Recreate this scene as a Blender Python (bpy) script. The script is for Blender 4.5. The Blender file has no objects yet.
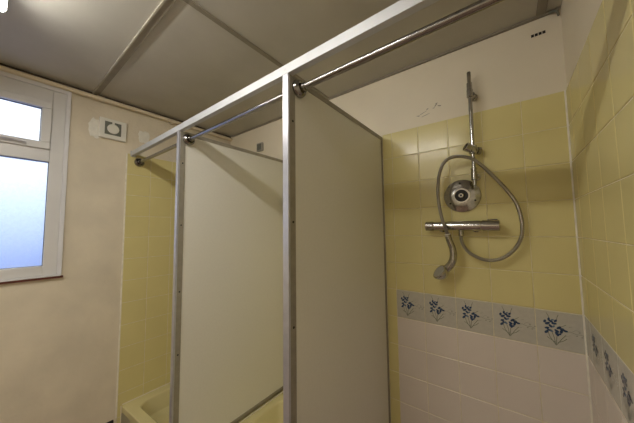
import bpy, bmesh, math, random
from mathutils import Vector, Matrix
random.seed(7)
C = bpy.context.scene.collection
W, D, H = 2.362, 0.8127, 2.306          # room width, stall depth, ceiling height
FRONT = -4.0                            # wall behind the camera
ZT = 1.948                               # top of the tiling
TW, TH = 0.1478, 0.15
P1, P2 = 0.752, 1.5666                  # right faces of the two partitions

# ------------------------------------------------------------ materials
def nt(name):
    m = bpy.data.materials.new(name); m.use_nodes = True
    n = m.node_tree; return m, n, n.nodes['Principled BSDF']
def mat(name, col, rough=.5, metal=0., var=.0, scale=6., bump=0., bscale=200., coat=0., col2=None, detail=4., spec=None):
    m, n, b = nt(name)
    b.inputs['Roughness'].default_value = rough; b.inputs['Metallic'].default_value = metal
    if spec is not None: b.inputs['Specular IOR Level'].default_value = spec
    b.inputs['Coat Weight'].default_value = coat
    c = (*col, 1)
    tc = n.nodes.new('ShaderNodeTexCoord')
    if var > 0 or col2:
        ns = n.nodes.new('ShaderNodeTexNoise'); ns.inputs['Scale'].default_value = scale; ns.inputs['Detail'].default_value = detail
        n.links.new(tc.outputs['Object'], ns.inputs['Vector'])
        r = n.nodes.new('ShaderNodeValToRGB'); r.color_ramp.elements[0].position = .3; r.color_ramp.elements[1].position = .7
        a = col2 if col2 else tuple(x*(1-var) for x in col)
        r.color_ramp.elements[0].color = (*a, 1); r.color_ramp.elements[1].color = c
        n.links.new(ns.outputs['Fac'], r.inputs['Fac']); n.links.new(r.outputs['Color'], b.inputs['Base Color'])
    else: b.inputs['Base Color'].default_value = c
    if bump > 0:
        n2 = n.nodes.new('ShaderNodeTexNoise'); n2.inputs['Scale'].default_value = bscale; n2.inputs['Detail'].default_value = 3
        n.links.new(tc.outputs['Object'], n2.inputs['Vector'])
        bp = n.nodes.new('ShaderNodeBump'); bp.inputs['Strength'].default_value = bump; bp.inputs['Distance'].default_value = .004
        n.links.new(n2.outputs['Fac'], bp.inputs['Height']); n.links.new(bp.outputs['Normal'], b.inputs['Normal'])
    return m
def emis(name, col, s):
    m, n, b = nt(name)
    b.inputs['Base Color'].default_value = (*col, 1)
    b.inputs['Emission Color'].default_value = (*col, 1); b.inputs['Emission Strength'].default_value = s
    return m

M = dict(
 paint=mat('cream_wall_paint', (.77,.685,.53), .55, var=.15, scale=4.2, bump=.8, bscale=34, detail=5.),
 paint_b=mat('cream_wall_paint_back', (.80,.72,.56), .6, var=.07, scale=3., bump=.12, bscale=60),
 ceil=mat('ceiling_board', (.50,.475,.41), .6, var=.12, scale=4., bump=.15, bscale=320),
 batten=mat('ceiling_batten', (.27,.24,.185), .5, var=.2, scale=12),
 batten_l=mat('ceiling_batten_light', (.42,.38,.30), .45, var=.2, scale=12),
 yellow=mat('yellow_glazed_tile', (.71,.622,.285), .21, var=.05, scale=5., bump=.012, bscale=30, spec=.42),
 white=mat('white_glazed_tile', (.72,.64,.56), .28, var=.04, scale=5., bump=.02, bscale=30),
 border=mat('border_glazed_tile', (.56,.53,.45), .22, var=.08, scale=60.),
 grout=mat('pale_grout', (.80,.72,.48), .8, var=.2, scale=30.),
 grout_w=mat('white_grout', (.9,.85,.72), .7, var=.2, scale=25.),
 petal=mat('blue_petal_glaze', (.04,.07,.14), .25), petal2=mat('pale_blue_petal_glaze', (.13,.19,.27), .25),
 stem=mat('grey_green_stem_glaze', (.15,.16,.11), .3), twig=mat('faint_twig_glaze', (.30,.29,.23), .3),
 seal=mat('white_sealant', (.78,.70,.52), .4),
 lam=mat('partition_laminate', (.78,.76,.69), .38, var=.03, scale=90., bump=.05, bscale=260),
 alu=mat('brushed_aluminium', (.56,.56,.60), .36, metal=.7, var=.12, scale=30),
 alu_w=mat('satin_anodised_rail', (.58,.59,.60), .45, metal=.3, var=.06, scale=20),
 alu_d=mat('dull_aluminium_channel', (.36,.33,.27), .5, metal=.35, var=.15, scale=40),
 chrome=mat('polished_chrome', (.50,.49,.47), .10, metal=1.),
 chrome_b=mat('worn_chrome', (.50,.485,.45), .17, metal=1., var=.35, scale=45),
 chrome_r=mat('dull_chrome', (.34,.33,.32), .2, metal=1., var=.15, scale=40),
 chrome_d=mat('dark_chrome', (.26,.25,.24), .08, metal=1.),
 steel=mat('steel_hose', (.38,.36,.32), .3, metal=1.),
 black=mat('black_rubber', (.012,.012,.012), .5), dark=mat('dark_hole', (.02,.018,.015), .8),
 upvc=mat('white_upvc', (.70,.69,.68), .35, var=.04, scale=8), casing=mat('grey_window_casing', (.76,.75,.77), .5, var=.08, scale=9),
 red=mat('red_brown_sill', (.17,.045,.03), .45, var=.3, scale=25),
 pipe=mat('cream_painted_pipe', (.74,.64,.47), .4, var=.1, scale=10),
 plastic=mat('white_fan_plastic', (.80,.78,.70), .35), grille=mat('grey_fan_grille', (.15,.155,.125), .6),
 plaster=mat('pale_filler', (.88,.85,.76), .7, var=.12, scale=35, bump=.3, bscale=80),
 tray=mat('yellow_glazed_ceramic', (.66,.585,.31), .14, var=.03, scale=4.),
 floor=mat('terracotta_floor', (.30,.19,.14), .45, var=.2, scale=8),
 base=mat('black_vinyl_skirting', (.02,.018,.02), .4),
 edge=mat('ceiling_edge_shadow', (.10,.075,.05), .7, var=.3, scale=25),
 apron=mat('shaded_apron', (.34,.30,.19), .6, var=.15, scale=14),  # tray yellow darkened to brown: shade on the front put into the colour
 box=mat('grey_box', (.34,.32,.27), .6), chip=mat('paint_chip', (.24,.21,.16), .8),
 lampbody=mat('white_enamel', (.75,.75,.72), .35), lamp=emis('lit_diffuser', (1,.97,.905), 66.0),
)
def glass():
    m = bpy.data.materials.new('frosted_glass'); m.use_nodes = True; n = m.node_tree; n.nodes.clear()
    o = n.nodes.new('ShaderNodeOutputMaterial'); tr = n.nodes.new('ShaderNodeBsdfTransparent'); tl = n.nodes.new('ShaderNodeBsdfTranslucent')
    gl = n.nodes.new('ShaderNodeBsdfGlossy'); gl.inputs['Roughness'].default_value = .3
    tc = n.nodes.new('ShaderNodeTexCoord'); ns = n.nodes.new('ShaderNodeTexNoise'); ns.inputs['Scale'].default_value = 60; ns.inputs['Detail'].default_value = 3
    n.links.new(tc.outputs['Object'], ns.inputs['Vector'])
    cr = n.nodes.new('ShaderNodeValToRGB'); cr.color_ramp.elements[0].position=.35; cr.color_ramp.elements[1].position=.65
    cr.color_ramp.elements[0].color=(.12,.12,.12,1); cr.color_ramp.elements[1].color=(.17,.17,.17,1)
    n.links.new(ns.outputs['Fac'], cr.inputs['Fac'])
    tr.inputs['Color'].default_value = (.95,.97,1,1); tl.inputs['Color'].default_value = (.9,.94,1,1)
    m1 = n.nodes.new('ShaderNodeMixShader'); m2 = n.nodes.new('ShaderNodeMixShader'); m2.inputs[0].default_value = .05
    n.links.new(cr.outputs['Color'], m1.inputs[0]); n.links.new(tr.outputs[0], m1.inputs[1]); n.links.new(tl.outputs[0], m1.inputs[2])
    n.links.new(m1.outputs[0], m2.inputs[1]); n.links.new(gl.outputs[0], m2.inputs[2]); n.links.new(m2.outputs[0], o.inputs['Surface'])
    return m
M['glass'] = glass()

# ------------------------------------------------------------ helpers
def B(): return bmesh.new()
def loc_of(p):
    v = Vector((0,0,0))
    while p: v += p.location; p = p.parent
    return v
def obj(name, bm, m, parent=None, smooth=False, bevel=0., label=None):
    if parent:
        bmesh.ops.translate(bm, verts=bm.verts, vec=-loc_of(parent))
    bmesh.ops.recalc_face_normals(bm, faces=bm.faces)
    me = bpy.data.meshes.new(name); bm.to_mesh(me); bm.free()
    for mm in (m if isinstance(m, (list, tuple)) else [m]): me.materials.append(M[mm])
    o = bpy.data.objects.new(name, me); C.objects.link(o)
    if parent: o.parent = parent
    if smooth:
        for p in me.polygons: p.use_smooth = True
        me.set_sharp_from_angle(angle=math.radians(24))
    if bevel:
        b = o.modifiers.new('bevel', 'BEVEL'); b.width = bevel; b.segments = 2; b.limit_method = 'ANGLE'
    if label: o['label'] = label
    return o
def thing(name, label, cat, loc, group=None):
    o = bpy.data.objects.new(name, None); o.empty_display_size = .05; C.objects.link(o); o.location = loc
    o['label'] = label; o['category'] = cat
    if group: o['group'] = group
    return o
def struct(name, bm, m, **k):
    o = obj(name, bm, m, **k); o['kind'] = 'structure'; return o
def box(bm, x0, x1, y0, y1, z0, z1, mi=0):
    v = [bm.verts.new((x, y, z)) for x in (x0, x1) for y in (y0, y1) for z in (z0, z1)]
    for f in ((0,1,3,2),(4,6,7,5),(0,4,5,1),(2,3,7,6),(0,2,6,4),(1,5,7,3)):
        bm.faces.new([v[i] for i in f]).material_index = mi
    return bm
def frame_of(t):
    t = Vector(t).normalized(); a = Vector((0,0,1)) if abs(t.z) < .9 else Vector((1,0,0))
    u = t.cross(a).normalized(); return u, t.cross(u).normalized()
def tube(bm, pts, rad, n=20, cap=True):
    """swept round tube; rad a number or a list, one per point"""
    pts = [Vector(p) for p in pts]; rings = []
    u = None
    for i, p in enumerate(pts):
        t = (pts[min(i+1, len(pts)-1)] - pts[max(i-1, 0)]).normalized()
        if u is None: u, w = frame_of(t)
        else: u = (u - t*u.dot(t)).normalized(); w = t.cross(u)
        r = rad[i] if isinstance(rad, (list, tuple)) else rad
        rings.append([bm.verts.new(p + (u*math.cos(2*math.pi*k/n) + w*math.sin(2*math.pi*k/n))*r) for k in range(n)])
    for a, b in zip(rings, rings[1:]):
        for k in range(n): bm.faces.new((a[k], a[(k+1) % n], b[(k+1) % n], b[k]))
    if cap: bm.faces.new(rings[0]); bm.faces.new(rings[-1])
    return bm
def lathe(bm, base, axis, prof, n=28):
    """prof: (distance along axis, radius)"""
    ax = Vector(axis).normalized(); u, w = frame_of(ax); rings = []
    for d, r in prof:
        c = Vector(base) + ax*d
        rings.append([bm.verts.new(c + (u*math.cos(2*math.pi*k/n) + w*math.sin(2*math.pi*k/n))*max(r, 1e-4)) for k in range(n)])
    for a, b in zip(rings, rings[1:]):
        for k in range(n): bm.faces.new((a[k], a[(k+1) % n], b[(k+1) % n], b[k]))
    bm.faces.new(rings[0]); bm.faces.new(rings[-1])
    return bm
def smooth_path(ctrl, per=8):
    P = [Vector(c) for c in ctrl]; P = [P[0]*2-P[1]] + P + [P[-1]*2-P[-2]]; out = []
    for i in range(1, len(P)-2):
        for k in range(per):
            t = k/per; a, b, c, d = P[i-1:i+3]
            out.append(.5*((2*b) + (c-a)*t + (2*a-5*b+4*c-d)*t*t + (3*b-a-3*c+d)*t**3))
    out.append(P[-2]); return out

# ------------------------------------------------------------ room shell
fl = struct('floor', box(B(), -.1, W+.1, FRONT, .1, -.1, 0), 'floor')
ce = struct('ceiling', box(B(), -.1, W+.1, FRONT-.1, .1, H, H+.1), 'ceil')
WY0, WY1, WZ0, WZ1 = -2.28, -1.150, 1.122, 2.256
b = B()
PX = -.003
box(b, -.1, PX, FRONT, .1, 0, WZ0); box(b, -.1, PX, FRONT, .1, WZ1, H)
box(b, -.1, PX, WY1, .1, WZ0, WZ1); box(b, -.1, PX, FRONT, WY0, WZ0, WZ1)
wl = struct('wall_left', b, 'paint')
wb = struct('wall_back', box(B(), -.1, W+.1, .003, .1, 0, H), 'paint_b')
wr = struct('wall_right', box(B(), W+.003, W+.1, FRONT, .003, 0, H), 'paint_b')
wf = struct('wall_front', box(B(), -.1, W+.1, FRONT-.1, FRONT, 0, H), 'paint_b')

# tile claddings: every tile is a pillowed slab standing proud of its grout bed
def tiles(bm, us, zs, put, g=.0012):
    """us, zs: edges of columns and rows; put(u, z, depth) -> point"""
    for (u0, u1) in us:
        for (z0, z1) in zs:
            a, c, d, e = u0+g, u1-g, z0+g, z1-g
            i = .0022; tl = [random.uniform(-.00014, .00014) for _ in range(4)]
            q0 = [(a,d),(c,d),(c,e),(a,e)]; q1 = [(a+i,d+i),(c-i,d+i),(c-i,e-i),(a+i,e-i)]
            r = [[bm.verts.new(put(u, z, dd)) for u, z in q] for q, dd in ((q0, 0), (q0, .0042))]
            r.append([bm.verts.new(put(u, z, .0056+tl[k])) for k, (u, z) in enumerate(q1)])
            for s in (0, 1):
                for k in range(4): bm.faces.new((r[s][k], r[s][(k+1) % 4], r[s+1][(k+1) % 4], r[s+1][k]))
            bm.faces.new(r[2])
    return bm
def motif(bm, ou, oz, put, flip=1):
    """one bouquet of the border tile, as glaze shapes a fraction of a millimetre proud"""
    def ell(u, v, a, bb, rot, mi, d=.0062):
        u, v, a, bb = u*1.12, v*1.15, a*1.15, bb*1.15
        vs = []
        for k in range(8):
            x, y = a*math.cos(k*math.pi/4), bb*math.sin(k*math.pi/4)
            vs.append(bm.verts.new(put(ou+flip*(u+x*math.cos(rot)-y*math.sin(rot)), oz+v+x*math.sin(rot)+y*math.cos(rot), d)))
        bm.faces.new(vs).material_index = mi
    def line(pts, w, mi):
        for (a, b2) in zip(pts, pts[1:]):
            du, dv = b2[0]-a[0], b2[1]-a[1]; l = math.hypot(du, dv); nu, nv = -dv/l*w/2, du/l*w/2
            vs = [bm.verts.new(put(ou+flip*(p[0]+s*nu), oz+p[1]+s*nv, .0060)) for p, s in ((a,1),(b2,1),(b2,-1),(a,-1))]
            bm.faces.new(vs).material_index = mi
    for s in ([(-.001,-.055),(-.004,-.03),(-.012,0)], [(0,-.055),(.003,-.025),(.008,-.004)], [(-.002,-.052),(-.016,-.028),(-.020,-.012)],
              [(.002,-.052),(.016,-.03),(.028,-.014)], [(.004,-.045),(.020,-.036),(.030,-.026)], [(-.002,-.045),(-.024,-.03)]): line([(p[0]*1.1, p[1]*1.12) for p in s], .0021, 2)
    for s in ([(-.012,.028),(-.017,.046),(-.022,.056)], [(.004,.026),(.007,.044),(.011,.054)], [(.014,.01),(.03,.022)], [(-.02,.012),(-.03,.022)]): line([(p[0]*1.1, p[1]*1.12) for p in s], .0018, 2)
    line([(.028,-.004),(.045,.0),(.06,-.006),(.074,-.005),(.084,-.010)], .0022, 3); line([(.05,.002),(.06,.010),(.072,.006)], .0013, 3)
    line([(.040,.016),(.05,.020)], .0013, 3); line([(.03,-.02),(.044,-.014)], .0013, 3)
    for u, v, a, bb, r, mi in ((-.027,.024,.006,.004,1.2,0),(-.024,-.012,.0075,.0042,.8,0),(-.018,-.004,.006,.0035,-.6,0),(.002,.030,.006,.0035,.9,0),(.018,.004,.0075,.0042,-.2,0),(.004,-.014,.0085,.0045,-1.1,0),(-.020,.018,.008,.0042,.5,0),(-.010,.026,.0075,.004,-.5,0),(-.016,.033,.006,.0035,1.4,0),(-.002,.020,.0075,.004,.1,0),
                              (-.012,.010,.007,.004,-.9,0),(.010,.008,.0078,.004,.7,0),(.004,-.004,.0075,.004,-.6,0),(.016,-.004,.008,.0042,1.3,0),
                              (.027,.000,.0065,.0036,-.1,0),(-.022,.002,.007,.0036,.3,0),(.010,-.014,.0055,.0032,.2,0),
                              (-.004,.010,.005,.003,.9,1),(-.012,-.006,.007,.0036,-.4,1),(.018,.006,.005,.003,.2,1),(-.006,.032,.0045,.003,.2,1)):
        ell(u, v, a, bb, r, mi)
    for u, v in ((.062,.002),(.076,-.001),(.068,-.012),(.055,-.01)): ell(u, v, .003, .002, .3, 3)
    return bm
rows = [(ZT-(k+1)*TH, ZT-k*TH) for k in range(13)]           # 0..5 yellow, 6 border, 7.. white
DB = .0056
putB = lambda u, z, d: (u, .003-.0005-d+.0002*0, z)
putC = lambda u, z, d: (W+.003-.0005-d, u, z)
putA = lambda u, z, d: (PX+.0005+d, u, z)
# back wall, right-hand stall
colB = [(W-(k+1)*TW, W-k*TW) for k in range(5)]; colB[0] = (colB[0][0], W-.0035)
cut = [(P2+.002, W-5*TW)]
tb = obj('yellow_tiling', tiles(tiles(B(), colB, rows[:6], putB), cut, rows, putB), 'yellow', wb)
obj('grout_bed', box(B(), .0, W, -.0016, .0032, 0, ZT), 'grout', tb)
obj('flower_border', tiles(B(), colB, rows[6:7], putB), 'border', wb)
b = B()
for k in range(5): motif(b, W-(k+1)*TW+.059, ZT-6.5*TH+.002, putB)
fb = [c for c in wb.children if c.name.startswith('flower_border')][0]
obj('flower_motif', b, ['petal','petal2','stem','twig'], fb, label='blue flower sprigs printed on the border tiles')
obj('white_tiling', tiles(B(), colB, rows[7:], putB), 'white', wb)
# back wall behind the two left stalls
obj('yellow_tiling', tiles(B(), [(k*.15+.005, min((k+1)*.15, P1-.027)) for k in range(5)] + [(P1+.001+k*.15, min(P1+(k+1)*.15, P2-.027)) for k in range(5)], rows, putB), 'yellow', wb)
# right wall
colC = [(-.087, -.0045), (-.235, -.087), (-.384, -.235), (-.532, -.384), (-.680, -.532), (-.828, -.680)]
tcx = obj('yellow_tiling', tiles(B(), colC, rows[:6], putC), 'yellow', wr)
obj('grout_bed', box(B(), W-.0016, W+.0032, -.83, 0, 0, ZT), 'grout', tcx)
fc = obj('flower_border', tiles(B(), colC, rows[6:7], putC), 'border', wr)
b = B()
for (u0, u1) in colC[1:]: motif(b, u1-.057, ZT-6.5*TH+.002, putC, -1)
obj('flower_motif', b, ['petal','petal2','stem','twig'], fc, label='blue flower sprigs printed on the border tiles')
obj('white_tiling', tiles(B(), colC, rows[7:], putC), 'white', wr)
obj('corner_grout', tube(B(), [(W-.0035,-.0035,.2),(W-.0035,-.0035,ZT)], .0045, 18), 'grout_w', wr, smooth=True, label='thick pale grout line in the corner')
# left wall inside the left stall
colA = [(-.834+.15*k, -.834+.15*(k+1)) for k in range(5)] + [(-.084, -.004)]
ta = obj('yellow_tiling', tiles(B(), colA, rows, putA), 'yellow', wl)
obj('grout_bed', box(B(), PX-.0002, PX+.0050, -.8355, 0, 0, ZT), 'grout', ta)
obj('edge_bead', box(B(), PX, .0022, -.841, -.8345, .15, ZT), 'grout_w', wl)
# filler patches either side of the fan
def patch(name, cy, cz, ry, rz, seed, par, x=PX):
    random.seed(seed); b = B(); n = 22; vs = []; ws = []
    for k in range(n):
        a = 2*math.pi*k/n; r = 1+random.uniform(-.12, .12)
        c, s = math.cos(a), math.sin(a); sq = 1/max(abs(c), abs(s))**.5
        vs.append(b.verts.new((x+.0015, cy+c*ry*r*sq*.92, cz+s*rz*r*sq*.92))); ws.append(b.verts.new((x, cy+c*ry*r*sq, cz+s*rz*r*sq)))
    b.faces.new(vs)
    for k in range(n): b.faces.new((vs[k], vs[(k+1) % n], ws[(k+1) % n], ws[k]))
    obj(name, b, 'plaster', par, label='pale patch of wall filler')
patch('filler_patch', -1.010, 2.078, .038, .066, 3, wl); patch('filler_patch', -.735, 2.093, .036, .046, 5, wl)
# chipped paint marks on the back wall
b = B()
for x, z, l, w_, a in ((1.80,2.018,.05,.003,.35),(1.815,2.003,.045,.003,.25),(1.775,2.008,.02,.003,-.4),(1.868,2.044,.022,.006,.9),(1.885,2.034,.018,.006,-.3),(1.857,2.030,.012,.004,.1),(1.825,2.034,.012,.005,.6),(1.872,2.052,.014,.003,.1)):
    u = Vector((math.cos(a), 0, math.sin(a)))*l/2; v = Vector((-math.sin(a), 0, math.cos(a)))*w_/2; c0 = Vector((x, .0024, z))
    b.faces.new([b.verts.new(c0+s*u+t*v) for s, t in ((-1,-.6),(.2,-1),(1,-.3),(.9,.5),(-.3,1),(-1,.4))])
obj('paint_chip', b, 'chip', wb, label='faint dark chips in the paint')

# ceiling battens and edge beads
def trim(n, parts, m, parent=None):
    b = B()
    for p in parts: box(b, *p)
    return struct('trim_%d' % n, b, m, bevel=.0012)
t1 = trim(1, [(0, W, -1.034, -1.006, H-.006, H)], 'batten')
obj('edge_bead', box(B(), 0, 1.166, -1.041, -1.034, H-.009, H), 'batten_l', t1)
trim(2, [(1.166, 1.190, -1.006, 0, H-.006, H)], 'batten')
trim(3, [(2.285, 2.318, -1.006, -.012, H-.006, H)], 'batten')
t4 = trim(4, [(.03, W-.004, -.012, .003, H-.010, H)], 'batten')
trim(5, [(1.166, 1.190, FRONT, -1.041, H-.006, H)], 'batten')
bs = struct('baseboard_left', box(B(), PX, .010, FRONT, -.852, 0, .150), 'base', bevel=.003)
sk = struct('baseboard_front', box(B(), PX, W, FRONT, FRONT+.012, 0, .150), 'base', bevel=.003)

# ------------------------------------------------------------ window
win = struct('window_1', box(box(box(box(B(), -.05, .012, -1.158, WY1+.012, WZ0+.012, 2.268), -.05, .012, WY0-.01, WY0+.01, WZ0+.012, 2.268), -.05, .012, WY0, -1.158, 2.240, 2.268), -.05, -.045, WY0, WY1, 1.13, 1.14), 'casing', bevel=.002)
def prism_frame(bm, x0, x1, y0, y1, z0, z1, w_):
    for p in ((y0, y1, z1-w_, z1), (y0, y1, z0, z0+w_), (y0, y0+w_, z0+w_, z1-w_), (y1-w_, y1, z0+w_, z1-w_)): box(bm, x0, x1, *p)
    return bm
for (y0, y1) in ((-1.716, -1.158), (-2.27, -1.716)):
    b = B(); box(b, -.05, .006, y1-.058, y1, 1.140, 2.240); box(b, -.05, .006, y0, y0+.03, 1.140, 2.240)
    box(b, -.05, .006, y0+.03, y1-.058, 1.140, 1.197); box(b, -.05, .006, y0+.03, y1-.058, 1.806, 1.878); box(b, -.05, .006, y0+.03, y1-.058, 2.162, 2.240)
    f = obj('window_frame', b, 'upvc', win, bevel=.003)
    s = obj('top_sash', prism_frame(B(), -.03, .020, y0+.031, y1-.059, 1.876, 2.160, .041), 'upvc', win, bevel=.004)
    obj('gasket', prism_frame(B(), -.012, -.004, y0+.072, y1-.100, 1.917, 2.119, .0025), 'black', s)
    obj('pane', box(B(), -.018, -.012, y0+.068, y1-.096, 1.913, 2.123), 'glass', s)
    obj('gasket', prism_frame(B(), -.012, -.004, y0+.03, y1-.058, 1.197, 1.806, .0025), 'black', win)
    obj('pane', box(B(), -.018, -.012, y0+.025, y1-.053, 1.192, 1.811), 'glass', win)
    b = B(); ym = (y0+y1)/2
    lathe(b, (.020, ym+.02, 1.900), (1,0,0), [(0,.014),(.010,.014),(.013,.011)])
    pts = [(.032, ym+.02, 1.900), (.042, ym+.045, 1.902), (.044, ym+.085, 1.900), (.040, ym+.125, 1.894)]
    tube(b, smooth_path(pts, 6), [.011-.006*i/18 for i in range(19)], 20)
    obj('window_handle', b, 'casing', s, smooth=True)
b = B(); box(b, -.05, .020, WY0-.02, -1.142, 1.132, 1.140)
obj('sill', b, 'upvc', win, bevel=.002)
obj('sill_strip', box(B(), -.002, .014, WY0-.02, -1.130, 1.120, 1.132), 'red', win, label='dark red strip under the white sill')

# ------------------------------------------------------------ lamp
ly, lx0, lx1, lz, lr = -1.4375, .655, 1.78, 2.245, .0215
L = thing('fluorescent_ceiling_light', 'long white fluorescent ceiling light, lit, at the top left corner of the photo', 'ceiling light', ((lx0+lx1)/2, ly, H))
obj('light_body', box(B(), lx0, lx1, ly-lr, ly+lr, lz, H-.0005), 'lampbody', L, bevel=.001)
def half(x0, x1, rr):
    b = B(); n = 14; prof = [(ly+rr*math.cos(math.pi*k/n), lz-.0004-rr*math.sin(math.pi*k/n)) for k in range(n+1)]
    r0 = [b.verts.new((x0, y, z)) for y, z in prof]; r1 = [b.verts.new((x1, y, z)) for y, z in prof]
    for k in range(n): b.faces.new((r0[k], r0[k+1], r1[k+1], r1[k]))
    b.faces.new((r0[0], r1[0], r1[-1], r0[-1])); b.faces.new(r0); b.faces.new(r1)
    return b
obj('diffuser', half(lx0+.010, lx1-.010, lr), 'lamp', L, smooth=True)
for x0, x1 in ((lx0, lx0+.010), (lx1-.010, lx1)): obj('end_cap', half(x0, x1, lr+.001), 'lampbody', L, smooth=True)

# ------------------------------------------------------------ pipe under the ceiling
t = thing('ceiling_pipe', 'cream painted pipe running along the top of the wall above the window and fan', 'pipe', (.018, -1.4, 2.278))
obj('pipe_run', tube(B(), [(.026, FRONT+.002, 2.273), (.026, -.003, 2.273)], .0135, 20), 'pipe', t, smooth=True)
obj('pipe_coupling', tube(B(), [(.026, -1.022, 2.273), (.026, -.982, 2.273)], .0158, 20), 'pipe', t, smooth=True)
for y in (-1.9, -.55): obj('pipe_clip', box(B(), -.003, .026, y-.008, y+.008, 2.252, 2.2885), 'pipe', t, bevel=.003)

struct('trim_6', box(B(), PX, .010, FRONT, -.003, 2.297, H), 'edge')  # dark strip painted in as the shadow gap above the pipe

# ------------------------------------------------------------ extractor fan
t = thing('extractor_fan', 'square white extractor fan with round centre on the wall above the left stall', 'extractor fan', (PX, -.925, 2.088))
obj('fan_housing', box(B(), PX, .022, -1.000, -.850, 2.020, 2.157), 'plastic', t, bevel=.004)
g = obj('fan_grille', box(B(), .022, .0235, -.972, -.882, 2.047, 2.135), 'grille', t, label='dark grey square grille')
b = lathe(B(), (.0235, -.927, 2.089), (1,0,0), [(0,.033),(.004,.033),(.007,.029),(.008,.012)])
box(b, .0235, .028, -.933, -.921, 2.118, 2.134)
obj('fan_cover', b, 'plastic', t, smooth=True, label='round white cover disc')

# ------------------------------------------------------------ partitions
def screws(par, x, y, zs):
    for z in zs:
        s = obj('screw', lathe(B(), (x, y, z), (1,0,0), [(0,.0042),(.001,.0042),(.0016,.003)], 10), 'dark', par)
for xp, lab, zs in ((P1, 'cream laminate partition panel between the left and middle stalls', (1.757,1.42,1.07,.75)),
                (P2, 'cream laminate partition panel beside the shower fittings, nearest the camera', (1.768,1.416,1.068,.72))):
    t = thing('partition_panel', lab, 'shower partition', (xp-.013, -D/2, .232), 'shower partition panels')
    obj('panel', box(B(), xp-.023, xp-.003, -.80, -.006, .222, 1.925), 'lam', t)
    p = obj('front_post', box(B(), xp-.0265, xp+.000, -D, -.8035, .0, 1.9325), 'alu', t, bevel=.001)
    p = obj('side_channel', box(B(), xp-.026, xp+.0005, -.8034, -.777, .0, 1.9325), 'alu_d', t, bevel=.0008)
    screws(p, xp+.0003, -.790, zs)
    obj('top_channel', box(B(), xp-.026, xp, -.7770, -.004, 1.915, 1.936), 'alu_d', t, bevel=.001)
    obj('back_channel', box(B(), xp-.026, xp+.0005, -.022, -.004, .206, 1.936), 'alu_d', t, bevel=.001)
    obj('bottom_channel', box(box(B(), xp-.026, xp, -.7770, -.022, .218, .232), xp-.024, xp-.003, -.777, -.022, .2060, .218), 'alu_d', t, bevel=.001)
# header
t = thing('header_rail', 'white square metal header rail spanning the fronts of the shower stalls', 'rail', (W/2, -D+.012, 1.95))
obj('header_bar', box(B(), .002, W-.003, -D, -D+.024, 1.9330, 1.9670), 'alu_w', t, bevel=.0012)
for x0, x1 in ((.0025, .006), (W-.0065, W-.003)): obj('end_plate', box(B(), x0, x1, -D-.004, -D+.028, 1.929, 1.969), 'alu', t)
for x in (.77, 1.553): obj('rivet', lathe(B(), (x, -D, 1.950), (0,-1,0), [(0,.004),(.0012,.003)], 10), 'alu', t)
# curtain rails
RY, RZ = -.7625, 1.894
for x0, x1, lab in ((.0025, P1-.0265, 'short chrome curtain rail across the left stall, starting at the yellow wall tiles'),
                    (P1, P2-.0265, 'chrome curtain rail across the middle stall between the two partitions'),
                    (P2, W-.003, 'thick chrome curtain rail across the right stall, leaving the top of the photo')):
    t = thing('curtain_rail', lab, 'curtain rail', ((x0+x1)/2, RY, RZ), 'chrome curtain rails')
    obj('rail_tube', tube(B(), [(x0+.004, RY, RZ), (x1-.004, RY, RZ)], .0110, 24), 'chrome_r', t, smooth=True)
    for x, s in ((x0+.0016, 1), (x1-.0016, -1)):
        if x > W-.1: x -= .0015
        fg = obj('wall_flange', lathe(B(), (x, RY, RZ), (s,0,0), [(0,.031),(.004,.032),(.010,.0315),(.017,.028),(.023,.022),(.019,.0150),(.034,.0150),(.036,.0130)]), 'chrome_d', t, smooth=True)

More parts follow.
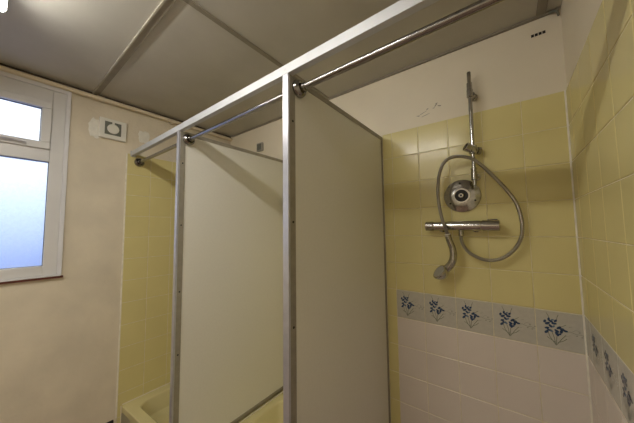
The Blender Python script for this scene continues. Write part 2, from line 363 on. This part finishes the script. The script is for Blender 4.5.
# ------------------------------------------------------------ shower trays
def ring(bm, x0, x1, y0, y1, r, z, n=8):
    vs = []
    for cx, cy, a0 in ((x1-r, y1-r, 0), (x0+r, y1-r, 90), (x0+r, y0+r, 180), (x1-r, y0+r, 270)):
        for k in range(n+1):
            a = math.radians(a0+90*k/n); vs.append(bm.verts.new((cx+r*math.cos(a), cy+r*math.sin(a), z)))
    return vs
for x0, x1, lab in ((.0035, P1-.0135, 'yellow ceramic shower tray in the left stall beside the tiled wall'), (P1-.0125, P2-.0135, 'yellow ceramic shower tray in the middle stall, mostly hidden by the partition')):
    t = thing('shower_tray', lab, 'shower tray', ((x0+x1)/2, -D/2, 0), 'yellow shower trays')
    y0, y1, zt = -D, -.004, (.2205 if x0 < .1 else .198); b = B()
    R = [ring(b, x0+.003, x1-.003, y0+.003, y1-.003, .012, 0), ring(b, x0+.003, x1-.003, y0+.003, y1-.003, .012, zt-.05), ring(b, x0, x1, y0, y1, .014, zt-.04), ring(b, x0, x1, y0, y1, .014, zt-.006), ring(b, x0+.003, x1-.003, y0+.003, y1-.003, .012, zt-.001), ring(b, x0+.010, x1-.010, y0+.010, y1-.010, .012, zt),
         ring(b, x0+.062, x1-.062, y0+.050, y1-.06, .085, zt-.002), ring(b, x0+.070, x1-.070, y0+.058, y1-.068, .083, zt-.010), ring(b, x0+.082, x1-.082, y0+.070, y1-.08, .08, zt-.045),
         ring(b, x0+.098, x1-.098, y0+.086, y1-.096, .075, zt-.105), ring(b, x0+.13, x1-.13, y0+.118, y1-.128, .06, zt-.125), ring(b, x0+.33, x1-.33, y0+.33, y1-.33, .03, zt-.132)]
    for a, c in zip(R, R[1:]):
        for k in range(len(a)): b.faces.new((a[k], a[(k+1) % len(a)], c[(k+1) % len(a)], c[k]))
    b.faces.new(R[-1]); b.faces.new(R[0])
    if x0 < .1:
        for v in b.verts:
            q = max(0, min(1, (-v.co.y-.5)/.22)); v.co.y += .045*q*max(0, min(1, (v.co.x-x0)/.32))
    obj('tray_basin', b, 'tray', t, smooth=True)
    obj('waste_outlet', lathe(B(), ((x0+x1)/2, (y0+y1)/2, zt-.1325), (0,0,1), [(0,.042),(.004,.042),(.006,.036),(.005,.010)]), 'chrome', t, smooth=True)
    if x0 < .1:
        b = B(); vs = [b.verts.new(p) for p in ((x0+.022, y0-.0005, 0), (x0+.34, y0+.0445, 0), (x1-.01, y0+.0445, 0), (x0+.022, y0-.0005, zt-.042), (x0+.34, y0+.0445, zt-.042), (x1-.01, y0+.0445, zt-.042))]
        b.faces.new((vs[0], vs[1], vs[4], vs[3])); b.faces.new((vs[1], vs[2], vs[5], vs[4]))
        ap = obj('apron_panel', b, 'apron', t, label='front panel below the rim, its shade painted in as brown')
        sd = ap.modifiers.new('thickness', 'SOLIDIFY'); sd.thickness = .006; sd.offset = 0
    sx = .0035 if x0 < .1 else x0+.0175
    obj('sealant_bead', box(B(), sx, sx+.007, y0+.004, y1, zt-.0005, zt+.0055), 'seal', t, bevel=.002)
obj('sealant_bead', box(B(), .0026, .0075, -.8155, -.8105, .0, .216), 'seal', bpy.data.objects['shower_tray'])

# ------------------------------------------------------------ riser rail
RX, RRY = 2.029, -.055
t = thing('riser_rail', 'vertical chrome shower riser rail with sliding holder on the back wall', 'shower rail', (RX, -.003, 1.58))
obj('rail_tube', tube(B(), [(RX,RRY,1.585),(RX,RRY,2.075)], .0088, 20), 'chrome_b', t, smooth=True)
obj('rail_tip', lathe(B(), (RX,RRY,2.078), (0,0,1), [(0,.0085),(.050,.0085),(.053,.007)]), 'chrome_b', t, smooth=True)
b = lathe(B(), (RX,RRY,2.006), (0,0,1), [(0,.011),(.002,.0135),(.036,.0135),(.038,.012),(.070,.012),(.073,.010)])
obj('top_bracket', lathe(b, (RX+.010,-.0026,2.022), (0,-1,0), [(0,.017),(.006,.017),(.009,.011),(.046,.010)], 20), 'chrome_b', t, smooth=True)
b = lathe(B(), (RX,RRY,1.610), (0,0,1), [(0,.010),(.002,.0130),(.040,.0130),(.043,.011),(.046,.011),(.049,.0135),(.056,.0135),(.059,.010)])
obj('bottom_bracket', lathe(b, (RX+.006,-.0026,1.63), (0,-1,0), [(0,.016),(.005,.016),(.008,.010),(.046,.010)], 20), 'chrome_b', t, smooth=True)
b = lathe(B(), (RX,RRY,1.734), (0,0,1), [(0,.015),(.002,.0175),(.036,.0175),(.038,.015)])
lathe(b, (RX+.006,RRY+.006,1.750), (.9,.6,-.15), [(0,.014),(.010,.014),(.012,.018),(.024,.018),(.027,.015)], 20)
sl = obj('slider', b, 'chrome_b', t, smooth=True)
ax = Vector((-.72,-.55,.42)).normalized()
b = B(); c0 = Vector((RX+.002, RRY-.008, 1.750))
lathe(b, c0, ax, [(0,.013),(.010,.015),(.014,.0190),(.038,.0205),(.039,.0165),(.024,.0145)], 24)
obj('handset_holder', b, 'chrome', sl, smooth=True)
obj('holder_socket', lathe(B(), c0+ax*.0245, ax, [(0,.0142),(.001,.0142)], 20), 'black', sl)

# ------------------------------------------------------------ round control plate
t = thing('shower_control', 'round chrome wall plate with black ringed centre knob above the bar valve', 'shower control', (1.969, -.003, 1.545))
cx, cz = 1.969, 1.545
pl = obj('cover_plate', lathe(B(), (cx, -.0030, cz), (0,-1,0), [(0,.0800),(.007,.0800),(.010,.0785),(.015,.064),(.020,.045),(.021,.034)], 56), 'chrome_b', t, smooth=True)
obj('centre_ring', lathe(B(), (cx, -.0240, cz), (0,-1,0), [(0,.0290),(.006,.0290),(.008,.0265),(.007,.014)], 36), 'black', t, smooth=True, label='black ring around the knob')
obj('rim_ring', lathe(B(), (cx+.002, -.0235, cz), (0,-1,0), [(0,.037),(.003,.037),(.004,.035),(.004,.030)], 36), 'chrome', t, smooth=True)
k_ = obj('knob', lathe(B(), (cx, -.0300, cz), (0,-1,0), [(0,.0125),(.010,.0115),(.012,.009)], 24), 'chrome', t, smooth=True)
obj('knob_centre', lathe(B(), (cx, -.0418, cz), (0,-1,0), [(0,.0055),(.001,.005)], 14), 'black', k_)
for a in (95, 215, 335):
    a = math.radians(a); x_, z_ = cx+.062*math.cos(a), cz+.062*math.sin(a)
    obj('screw', lathe(B(), (x_, -.0185, z_), (0,-1,0), [(0,.0042),(.0045,.0038)], 12), 'dark', pl)

# ------------------------------------------------------------ bar valve
t = thing('bar_mixer_valve', 'horizontal chrome bar mixer valve below the round control plate', 'shower valve', (1.96, -.003, 1.40))
VY, VZ = -.058, 1.3985
obj('valve_body', lathe(B(), (1.846, VY, VZ), (1,0,0), [(0,.0205),(.002,.0215),(.060,.0215),(.062,.0230),(.196,.0230),(.198,.0215),(.204,.0215)], 36), 'chrome', t, smooth=True)
obj('temperature_knob', lathe(B(), (1.808, VY, VZ), (1,0,0), [(0,.021),(.002,.0230),(.034,.0240),(.036,.0220),(.038,.0215)], 36), 'chrome_b', t, smooth=True)
obj('flow_knob', lathe(B(), (2.050, VY, VZ), (1,0,0), [(0,.0215),(.001,.0250),(.062,.0250),(.064,.0235)], 36), 'chrome', t, smooth=True)
obj('knob_lever', box(B(), 2.070, 2.108, VY-.009, VY+.009, VZ+.0240, VZ+.0280), 'chrome', t, bevel=.003)
for x in (1.876, 2.020):
    obj('wall_union', lathe(B(), (x, -.0026, VZ-.004), (0,-1,0), [(0,.026),(.004,.026),(.010,.018),(.014,.0135),(.040,.0135)], 28), 'chrome', t, smooth=True)
obj('hose_outlet', lathe(B(), (1.964, VY, VZ-.018), (0,0,-1), [(0,.0100),(.008,.0100),(.009,.0120),(.029,.0120),(.031,.0095)], 24), 'chrome_b', t, smooth=True)

# ------------------------------------------------------------ hose and handset
path = [(1.964,-.058,1.3515),(1.964,-.058,1.334),(1.973,-.055,1.302),(1.999,-.050,1.268),(2.052,-.045,1.244),(2.107,-.045,1.251),(2.154,-.045,1.288),(2.184,-.045,1.344),(2.190,-.046,1.411),(2.175,-.050,1.493),(2.140,-.057,1.560),(2.097,-.066,1.623),(2.055,-.076,1.677),(2.011,-.083,1.712),(1.958,-.085,1.727),(1.914,-.085,1.710),(1.890,-.085,1.663),(1.878,-.086,1.590),(1.880,-.092,1.511),(1.893,-.104,1.437),(1.907,-.104,1.384),(1.9135,-.098,1.359)]
path[13] = (2.015,-.079,1.712)
sp = smooth_path(path, 24); b = B()
tube(b, sp, [.0068+(.0009 if i % 3 else -.0004) for i in range(len(sp))], 18)
t = thing('shower_hose', 'long flexible metal shower hose looping from the bar valve over the riser rail', 'shower hose', (1.964, -.055, 1.352))
obj('hose_tube', b, 'steel', t, smooth=True)
t = thing('hand_shower', 'chrome hand shower head hanging upside down on its hose below the bar valve', 'shower head', (1.871, -.09, 1.17))
hp = smooth_path([(1.9135,-.098,1.3575),(1.919,-.094,1.330),(1.929,-.088,1.295),(1.932,-.086,1.262),(1.926,-.085,1.232),(1.911,-.083,1.208),(1.893,-.080,1.190)], 6)
N = len(hp)
obj('handle', tube(B(), hp, [.0130+.0055*(i/(N-1)) for i in range(N)], 22), 'chrome_b', t, smooth=True)
obj('swivel_nut', lathe(B(), (1.9125,-.0985,1.362), (.17,.1,-1), [(0,.0080),(.002,.0125),(.010,.0130),(.012,.012)], 18), 'plastic', t, smooth=True, label='white swivel nut at the top of the handle')
ax = Vector((-.60,-.50,.60)).normalized()
hc = Vector((1.872,-.090,1.178))
hd = obj('head', lathe(B(), hc-ax*.006, ax, [(-.026,.014),(-.022,.022),(-.012,.031),(0,.037),(.008,.039),(.012,.038),(.013,.034)], 32), 'chrome', t, smooth=True)
obj('spray_face', lathe(B(), hc+ax*.0065, ax, [(0,.0325),(.0015,.0305)], 28), 'box', hd, label='grey spray face')

# ------------------------------------------------------------ small wall fittings
t = thing('air_vent', 'tiny dark slotted vent on the cream wall near the top right ceiling corner', 'air vent', (2.29, .003, 2.2285))
obj('vent_plate', box(B(), 2.262, 2.318, .0015, .0035, 2.219, 2.238), 'paint_b', t)
for k in range(4): obj('vent_slot', box(B(), 2.2655+k*.0125, 2.2755+k*.0125, .0005, .0035, 2.2225, 2.2345), 'dark', t)
t = thing('junction_box', 'small square grey box on the back wall just above the left partition', 'junction box', (.452, .003, 2.11))
obj('box_body', box(B(), .416, .488, -.016, .0028, 2.072, 2.144), 'box', t, bevel=.003)
obj('box_lid', box(B(), .426, .478, -.019, -.0155, 2.082, 2.134), 'grille', t, bevel=.002)
t = thing('cable_clip', 'small dark cable end in the ceiling corner at the top right', 'cable', (2.348, -.01, 2.292))
obj('cable', tube(B(), smooth_path([(2.325,-.016,2.293),(2.343,-.020,2.290),(2.353,-.016,2.279),(2.356,-.005,2.275)], 5), 0.004, 18), 'grille', t, smooth=True)

# ------------------------------------------------------------ the room's other ceiling lamp, above the floor behind the camera
a = bpy.data.lights.new('rear_ceiling_lamp', 'AREA'); a.shape = 'RECTANGLE'; a.size = 1.2; a.size_y = .12; a.energy = 17; a.color = (1,.97,.905)
ao = bpy.data.objects.new('rear_ceiling_lamp', a); C.objects.link(ao); ao.location = (1.15, -3.1, H-.06)
# ------------------------------------------------------------ daylight
w = bpy.data.worlds.new('sky'); bpy.context.scene.world = w; w.use_nodes = True; n = w.node_tree
bg = n.nodes['Background']; tc = n.nodes.new('ShaderNodeTexCoord'); sx = n.nodes.new('ShaderNodeSeparateXYZ')
cr = n.nodes.new('ShaderNodeValToRGB'); mr = n.nodes.new('ShaderNodeMapRange')
mr.inputs['From Min'].default_value = -.09; mr.inputs['From Max'].default_value = .22
n.links.new(tc.outputs['Generated'], sx.inputs[0]); n.links.new(sx.outputs['Z'], mr.inputs['Value']); n.links.new(mr.outputs[0], cr.inputs[0])
e = cr.color_ramp.elements; e[0].position = 0; e[0].color = (.14,.225,.52,1); e[1].position = 1; e[1].color = (1.0,1.05,1.12,1)
x = e.new(.5); x.color = (.55,.68,.98,1)
n.links.new(cr.outputs[0], bg.inputs['Color']); bg.inputs['Strength'].default_value = 1.6

# ------------------------------------------------------------ camera
cam = bpy.data.objects.new('camera', bpy.data.cameras.new('camera')); C.objects.link(cam)
yaw, pitch, roll, f = .6533, .069, -.0114, 252.52
F = Vector((-math.sin(yaw)*math.cos(pitch), math.cos(yaw)*math.cos(pitch), math.sin(pitch))); Rv = Vector((math.cos(yaw), math.sin(yaw), 0)); U = Rv.cross(F)
R2 = Rv*math.cos(roll)+U*math.sin(roll); U2 = -Rv*math.sin(roll)+U*math.cos(roll)
m = Matrix((R2, U2, -F)).transposed().to_4x4(); m.translation = Vector((2.1522, -1.4213, 1.3916)); cam.matrix_world = m
cam.data.sensor_width = 36; cam.data.lens = f/634*36; cam.data.clip_start = .01
sc = bpy.context.scene; sc.camera = cam
sc.view_settings.view_transform = 'Standard'; sc.view_settings.look = 'None'; sc.view_settings.gamma = 1; sc.view_settings.use_curve_mapping = False
sc.view_settings.exposure = 0.12
